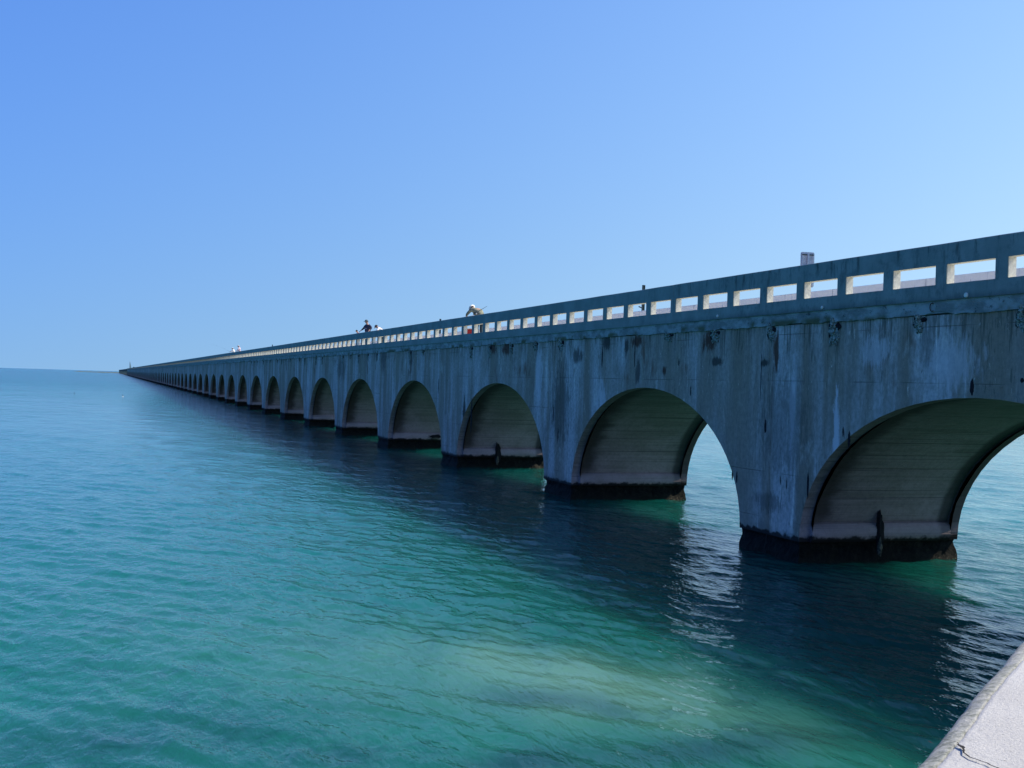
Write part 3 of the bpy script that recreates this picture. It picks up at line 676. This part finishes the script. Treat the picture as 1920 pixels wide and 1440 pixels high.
def post(y, top, label, arm=True):
    t = empty('cable_post', (5.2, y, ZD), label, 'post', 'posts carrying a cable along the far side of the deck')
    h = top - ZD
    MB().box((-0.055, -0.05, 0), (-0.02, 0.05, h)).box((0.02, -0.05, 0), (0.055, 0.05, h)).box((-0.019, -0.012, 0), (0.019, 0.012, h - .02)).obj('post_shaft', M['post'], t)
    if arm:
        MB().tube([(0, 0.02, h - 1.02), (0, 0.22, h - .97), (0, .42, h - .92)], [.03, .026, .03], 8).obj('arm', M['post'], t)
    MB().tube([(0.0, 0, h - 0.28), (-0.10, 0, h - 0.28)], [.02, .03], 8).obj('insulator', M['pipe'], t)
    return t
post(47.25, 9.05, 'squat dark green post with a side arm, above the parapet left of the metal sign')
post(81.0, 8.98, 'small dark post top poking above the parapet just left of the bending angler')
post(173, 9.1, 'tiny dark post top above the parapet between the two far pairs of people')
post(13.5, 9.05, 'dark post beyond the right edge of the picture on the far side of the deck')
def cable(y0, z0, y1, z1, sag, label):
    pts = [(5.1, y0 + (y1 - y0) * t / 24, z0 + (z1 - z0) * t / 24 - sag * 4 * (t / 24) * (1 - t / 24)) for t in range(25)]
    o = MB().tube([Vector(p) - Vector(pts[0]) for p in pts], 0.012, 5).obj('cable', M['cable'], None, pts[0]); tag(o, label, 'cable', 'cables strung between the posts')
cable(13.5, 8.77, 47.25, 8.77, 0.35, 'thin cable running from the green post with the arm to the right')
cable(47.25, 8.77, 81.0, 8.70, 0.35, 'thin cable between the green post with the arm and the next post left')

# ------------------------------------------------------------------ people
def skinned(name, verts, edges, radii, mat, parent, sub=1):
    me = bpy.data.meshes.new('tmp'); me.from_pydata([tuple(v) for v in verts], edges, [])
    o = bpy.data.objects.new('tmp', me); COL.objects.link(o)
    sk = o.modifiers.new('s', 'SKIN'); su = o.modifiers.new('u', 'SUBSURF'); su.levels = sub; su.render_levels = sub
    for i, r_ in enumerate(radii):
        d = me.skin_vertices[0].data[i]; d.radius = (r_, r_) if not isinstance(r_, tuple) else r_; d.use_root = (i == 0)
    dg = bpy.context.evaluated_depsgraph_get(); ev = o.evaluated_get(dg)
    m2 = bpy.data.meshes.new_from_object(ev, depsgraph=dg)
    bpy.data.objects.remove(o); m2.name = name; m2.materials.clear(); m2.materials.append(mat)
    m2.polygons.foreach_set('use_smooth', [True] * len(m2.polygons))
    return m2
def person(loc, face, label, group, lean=0.0, lean_side=0.0, shirt='grey', legs='teal', hat=None, hatmat='white', hair=True, hands=None,
           vest=None, build=1.0, head_down=0.3, knee=0.0, scale=1.0):
    """local frame: +X is where the person faces, +Y is the person's left."""
    t = empty('person', loc, label, 'person', group); t.rotation_euler = (0, 0, face); t.scale = (scale,) * 3
    hipz = 0.93 - knee * 0.10
    Lr = Matrix.Rotation(lean, 3, 'Y') @ Matrix.Rotation(lean_side, 3, 'X')
    pel = Vector((-0.12 * math.sin(lean), 0, hipz))
    up = lambda x, y, z: pel + Lr @ Vector((x, y, z))
    waist, chest, neck0 = up(0, 0, 0.16), up(0.0, 0, 0.36), up(0.0, 0, 0.50)
    sh = [up(0.0, s_ * 0.19 * build, 0.46) for s_ in (1, -1)]
    hd = Matrix.Rotation(lean + head_down, 3, 'Y')
    neck1 = neck0 + hd @ Vector((0.01, 0, 0.09)); head = neck0 + hd @ Vector((0.03, 0, 0.20))
    hands = hands or [up(0.34, 0.25, 0.12), up(0.34, -0.2, 0.12)]
    hands = [Vector(h) for h in hands]
    elb = []
    for i in (0, 1):
        a, b = sh[i], hands[i]; d = b - a; L = min(d.length, 0.54); b = a + d.normalized() * L; hands[i] = b
        m = (a + b) / 2; dn = d.normalized(); side = Vector((0, (1, -1)[i], -0.8)); side = (side - dn * side.dot(dn)).normalized()
        elb.append(m + side * math.sqrt(max(0.0, 0.275 ** 2 - (L / 2) ** 2)))
    hip = [Vector((pel.x, s_ * 0.10, hipz - 0.04)) for s_ in (1, -1)]
    kn = [Vector((0.03 + knee * .2, s_ * 0.11, 0.50)) for s_ in (1, -1)]; an = [Vector((-0.02, s_ * 0.12, 0.09)) for s_ in (1, -1)]; toe = [Vector((0.15, s_ * 0.14, 0.04)) for s_ in (1, -1)]
    # one continuous body: pelvis, spine, neck, arms with hands, legs with feet
    V = [pel, waist, chest, neck0, neck1, head]; E_ = [(0, 1), (1, 2), (2, 3), (3, 4), (4, 5)]; Rr = [.14 * build, .125 * build, .14 * build, .075, .055, .085]
    def add(v, par, r_): V.append(Vector(v)); E_.append((par, len(V) - 1)); Rr.append(r_); return len(V) - 1
    for i in (0, 1):
        s_ = add(sh[i], 2, .062); e = add(elb[i], s_, .044); w = add(elb[i] + (hands[i] - elb[i]) * .92, e, .029)
        d = (hands[i] - elb[i]).normalized(); p = add(hands[i] + d * .03, w, (.040, .018))
        lat = Vector((0, 1, 0)); lat = (lat - d * lat.dot(d)).normalized(); dn = d.cross(lat).normalized() * (-0.02)
        for k, (off, ln) in enumerate(((-.027, .062), (-.009, .075), (.009, .07), (.027, .055))):
            f1 = add(hands[i] + d * .075 + lat * off, p, .010); add(hands[i] + d * (.075 + ln * .75) + lat * off + dn * 1.3, f1, .008)
        add(hands[i] + d * .035 + lat * (.05 if i else -.05), w, .010)
        h = add(hip[i], 0, .092); k_ = add(kn[i], h, .06); a_ = add(an[i], k_, .042); add(toe[i], a_, .038)
    body = skinned('person_body', V, E_, Rr, M['skin'], t)
    # shaped head added to the same mesh
    hb = MB()
    def hf(d):
        k = 1.0 + (0.10 if (d.x > 0.85 and abs(d.y) < .25 and abs(d.z) < .3) else 0) - (0.08 if d.z < -0.5 and d.x < 0.2 else 0)
        if d.x > .75 and .18 < abs(d.y) < .5 and .0 < d.z < .3: k -= 0.05
        return k
    hb.ball((0, 0, 0), (0.098, 0.078, 0.118), 20, 14, hf)
    for s_ in (1, -1): hb.ball((0.0, s_ * 0.08, -0.01), (0.022, 0.012, 0.032), 8, 6)
    bm = bmesh.new(); bm.from_mesh(body)
    hm = hb.mesh('h', M['skin'], True); hm.transform(Matrix.Translation(head) @ hd.to_4x4()); bm.from_mesh(hm); bm.to_mesh(body); bm.free(); bpy.data.meshes.remove(hm)
    body.polygons.foreach_set('use_smooth', [True] * len(body.polygons))
    link('body', body, t)
    # clothing
    V2 = [pel - Vector((0, 0, .08)), waist, chest, neck0 - (neck0 - chest) * .15]; E2 = [(0, 1), (1, 2), (2, 3)]; R2 = [.162 * build, .152 * build, .172 * build, .10]
    V, E_, Rr = V2, E2, R2
    for i in (0, 1):
        s_ = add(sh[i], 2, .082); e = add(elb[i], s_, .062); add(elb[i] + (hands[i] - elb[i]) * .7, e, .048)
    link('shirt', skinned('shirt', V, E_, Rr, M[shirt], t), t)
    V = [pel + Vector((0.02, 0, .07)), pel - Vector((0, 0, .09))]; E_ = [(0, 1)]; Rr = [.140 * build, .120 * build]
    for i in (0, 1):
        h = add(hip[i] - Vector((0, 0, .12)), 1, .098); k_ = add(kn[i], h, .078); add(an[i] + Vector((0, 0, .02)), k_, .066)
    link('trousers', skinned('trousers', V, E_, Rr, M[legs], t), t)
    for i in (0, 1): MB().ball(toe[i] - Vector((0.06, 0, 0.0)), (0.135, 0.05, 0.045), 12, 8).obj('shoe', M['shoe'], t, smooth=True)
    hx = Matrix.Translation(head) @ hd.to_4x4()
    if hair:
        g = MB().ball((-0.012, 0, 0.012), (0.108, 0.088, 0.122), 16, 10, lambda d: 1.0 if (d.x < 0.35 or d.z > 0.55) and d.z > -0.55 else 0.75); me = g.mesh('hair', M['hair'], True); me.transform(hx); link('hair', me, t)
    if hat:
        g = MB(); g.ball((0, 0, 0.05), (0.112, 0.095, 0.088), 18, 10, lambda d: 1.0 if d.z > -0.1 else 0.93)
        if hat == 'brim': g.tube([(0, 0, 0.036), (0, 0, 0.05), (0, 0, 0.058)], [0.165, 0.155, 0.10], 20)
        else: g.add([(0.06, -0.07, 0.06), (0.06, 0.07, 0.06), (0.19, 0.05, 0.045), (0.19, -0.05, 0.045), (0.06, -0.07, 0.05), (0.06, 0.07, 0.05), (0.19, 0.05, 0.036), (0.19, -0.05, 0.036)],
                    [(0, 1, 2, 3), (4, 5, 6, 7), (0, 1, 5, 4), (1, 2, 6, 5), (2, 3, 7, 6), (3, 0, 4, 7)])
        me = g.mesh('hat', M[hatmat], True); me.transform(hx); link('hat', me, t)
    if vest:
        V = [waist, chest + Lr @ Vector((-.01, 0, .03))]; E_ = [(0, 1)]; Rr = [.17 * build, .185 * build]
        link('vest', skinned('vest', V, E_, Rr, M[vest], t), t)
    return t
GP = 'people on the bridge deck'
# bending angler, head towards the far end of the bridge
person((0.74, 57.0, ZD), R(112), 'person in olive shirt and white hat bending over the parapet beside a fishing rod', GP, lean=R(54), shirt='olive', legs='teal', hat='brim', hatmat='white',
       head_down=R(18), hands=[(0.62, 0.22, 0.93), (0.50, -0.05, 0.95)], build=1.25, scale=1.2)
# group of three further on
person((0.62, 83.9, ZD), R(200), 'broad person in dark jacket, grey shirt and grey cap standing at the parapet, arms spread', GP, lean=R(4), shirt='navy', legs='teal', hat='cap', hatmat='capgrey', head_down=R(10),
       hands=[(0.22, 0.50, 1.05), (0.22, -0.50, 1.05)], vest='grey', build=1.25, scale=1.16)
person((0.46, 86.3, ZD), R(190), 'small person in a red top close beside the broad one in a dark jacket', GP, lean=R(12), shirt='red', legs='teal', hair=True, head_down=R(20), scale=0.80,
       hands=[(0.35, 0.2, 1.1), (0.35, -0.15, 1.1)])
person((0.55, 78.6, ZD), R(150), 'person in a white shirt with a dark cap, bent low over the parapet', GP, lean=R(48), shirt='white', legs='teal', hat='cap', hatmat='capgrey', head_down=R(5), build=1.05,
       hands=[(0.5, 0.2, .95), (0.5, -0.15, .95)], scale=.98)
person((0.62, 181.5, ZD), R(150), 'farthest tiny person, white hat and white back, with a long fishing rod', GP, lean=R(15), shirt='white', legs='teal', hat='brim', hatmat='white', vest='navy', scale=1.08,
       hands=[(0.5, 0.15, 1.15), (0.5, -0.1, 1.12)])
person((0.60, 173.0, ZD), R(160), 'tiny person in pale pink and maroon with a white hat, right of the farthest angler', GP, lean=R(8), shirt='pink', legs='teal', hat='brim', hatmat='white', vest='maroon', scale=1.18)
def rod(p0, p1, sag, label, r0=0.012):
    p0, p1 = Vector(p0), Vector(p1); t = empty('fishing_rod', p0, label, 'fishing rod', 'fishing rods held over the parapet')
    pts = [(p1 - p0) * (i / 12) + Vector((0, 0, sag * 4 * (i / 12) * (1 - i / 12))) for i in range(13)]
    MB().tube(pts, [r0 * (1 - i / 12 * .7) for i in range(13)], 6).obj('blank', M['capgrey'], t)
    MB().tube([pts[0], pts[1]], r0 * 1.8, 8).obj('grip', M['shoe'], t)
    MB().tube([pts[2] + Vector((0, 0, -.05)), pts[2] + Vector((0.05, 0, -.05))], 0.03, 10).obj('reel', M['alu'], t)
rod((0.45, 57.1, 8.0), (0.65, 55.5, 8.34), 0.0, 'short dark rod sticking out to the right behind the bending angler', 0.022)
rod((0.1, 182.0, 7.95), (-2.2, 189.5, 9.2), 0.2, 'long thin rod reaching left from the farthest tiny angler', 0.006)
# red bait bucket seen through a parapet opening
t = empty('bucket', (0.62, 58.1, ZD), 'red bait bucket on the deck behind the parapet, by the bending angler', 'bucket')
MB().tube([(0, 0, 0), (0, 0, .02), (0, 0, .48)], [.17, .18, .22], 20).obj('pail', M['red'], t)
MB().tube([(0, 0, .481), (0, 0, .52)], [.235, .235], 20).obj('rim', M['white'], t)
MB().tube([(0, -.23, .49), (0, -.18, .62), (0, 0, .69), (0, .18, .62), (0, .23, .49)], .01, 6).obj('handle', M['alu'], t)

# ------------------------------------------------------------------ far distance
def far_tree(x, y, h):
    t = empty('tree', (x, y, 0.5), 'tiny dark tree rising at the very end of the bridge line', 'tree')
    MB().tube([(0, 0, -1), (0.3, 0, h * .4), (0, 0.2, h * .75)], [.6, .45, .2], 8).obj('trunk', M['land'], t)
    g = MB(); r_ = random.Random(3)
    for i in range(420):
        a = r_.uniform(0, 6.28); rr = r_.uniform(0, 1) ** .5; z = r_.uniform(.35, 1.0); w = h * .30 * math.sin(min(1, (1.08 - z) * 2.2) * 1.57) * (1 + .3 * math.sin(3 * a))
        c = Vector((math.cos(a) * rr * w, math.sin(a) * rr * w, z * h)); d = Vector((r_.gauss(0, 1), r_.gauss(0, 1), r_.gauss(0, 1))).normalized(); e = d.orthogonal() * r_.uniform(.3, .7); f_ = d.cross(e.normalized()) * r_.uniform(.3, .7)
        g.add([c - e, c + f_, c + e, c - f_], [(0, 1, 2, 3)])
    g.obj('crown', M['leaf'], t)
far_tree(34, 2930, 15.0)
g = MB(); n = 60
vs = [(0, 0, 0)]; 
prof = [(math.cos(2 * math.pi * i / n) * 95 * (1 + .25 * math.sin(3 * i * .1)), math.sin(2 * math.pi * i / n) * 160, -0.5) for i in range(n)]
top = [(x * .8, y * .8, 1.4 + .5 * math.sin(i)) for i, (x, y, z) in enumerate(prof)]
g.add(prof + top, [(i, (i + 1) % n, n + (i + 1) % n, n + i) for i in range(n)] + [tuple(range(n, 2 * n))])
o = g.obj('terrain', M['land'], None, (0, 3050, 0)); tag(o, 'low scrubby island at the far end of the bridge', kind='structure')
def sailboat(x, y):
    t = empty('sailboat', (x, y, 0), 'distant boat with one tall pale narrow sail behind the far end of the arches', 'boat')
    n = 12; ss_ = [(-5 + 10 * i / n) for i in range(n + 1)]; vs = []
    for yy in ss_:
        w = 1.5 * math.sqrt(max(0.0, 1 - ((yy + 1) / 6.2) ** 2)) + .02
        vs += [(-w, yy, 1.2), (-w * .8, yy, 0.2), (0, yy, -.5), (w * .8, yy, 0.2), (w, yy, 1.2)]
    fs = [(i * 5 + k, i * 5 + k + 1, i * 5 + 6 + k, i * 5 + 5 + k) for i in range(n) for k in range(4)] + [(i * 5, i * 5 + 5, i * 5 + 9, i * 5 + 4) for i in range(n)]
    MB().add(vs, fs).obj('hull', M['hull'], t)
    MB().tube([(0, 0, 0), (0, 0, 17.4)], [.12, .06], 8).obj('mast', M['alu'], t)
    g = MB(); vs = []
    for i in range(11):
        z = 2.2 + 14.9 * i / 10; w = 3.3 * (1 - i / 10) ** .8 + .05
        vs += [(0.0 + .0, 0, z), (w * .5, -.25 * (1 - i / 10), z), (w, 0, z), (w, .03, z), (w * .5, -.22 * (1 - i / 10), z), (0, .03, z)]
    fs = [(i * 6 + k, i * 6 + (k + 1) % 6, i * 6 + 6 + (k + 1) % 6, i * 6 + 6 + k) for i in range(10) for k in range(6)]
    g.add(vs, fs).obj('sail', M['sail'], t); t.scale = (1.15, 1.15, 1.15)
sailboat(8.6, 1800)
def buoy(x, y, mat, label, r_=.2):
    t = empty('buoy', (x, y, 0), label, 'buoy', 'floats on the open water')
    MB().ball((0, 0, .12), (r_, r_, r_ * .8), 16, 10).obj('float', M[mat], t, smooth=True)
    MB().tube([(0, 0, .3), (0, 0, .62)], [.05, .03], 8).obj('stem', M['shoe'], t)
buoy(-14.69, 215.8, 'white', 'white float on the open water left of the far arches')
buoy(-22.8, 224.2, 'shoe', 'dark float on the open water, farther left than the white one', .14)
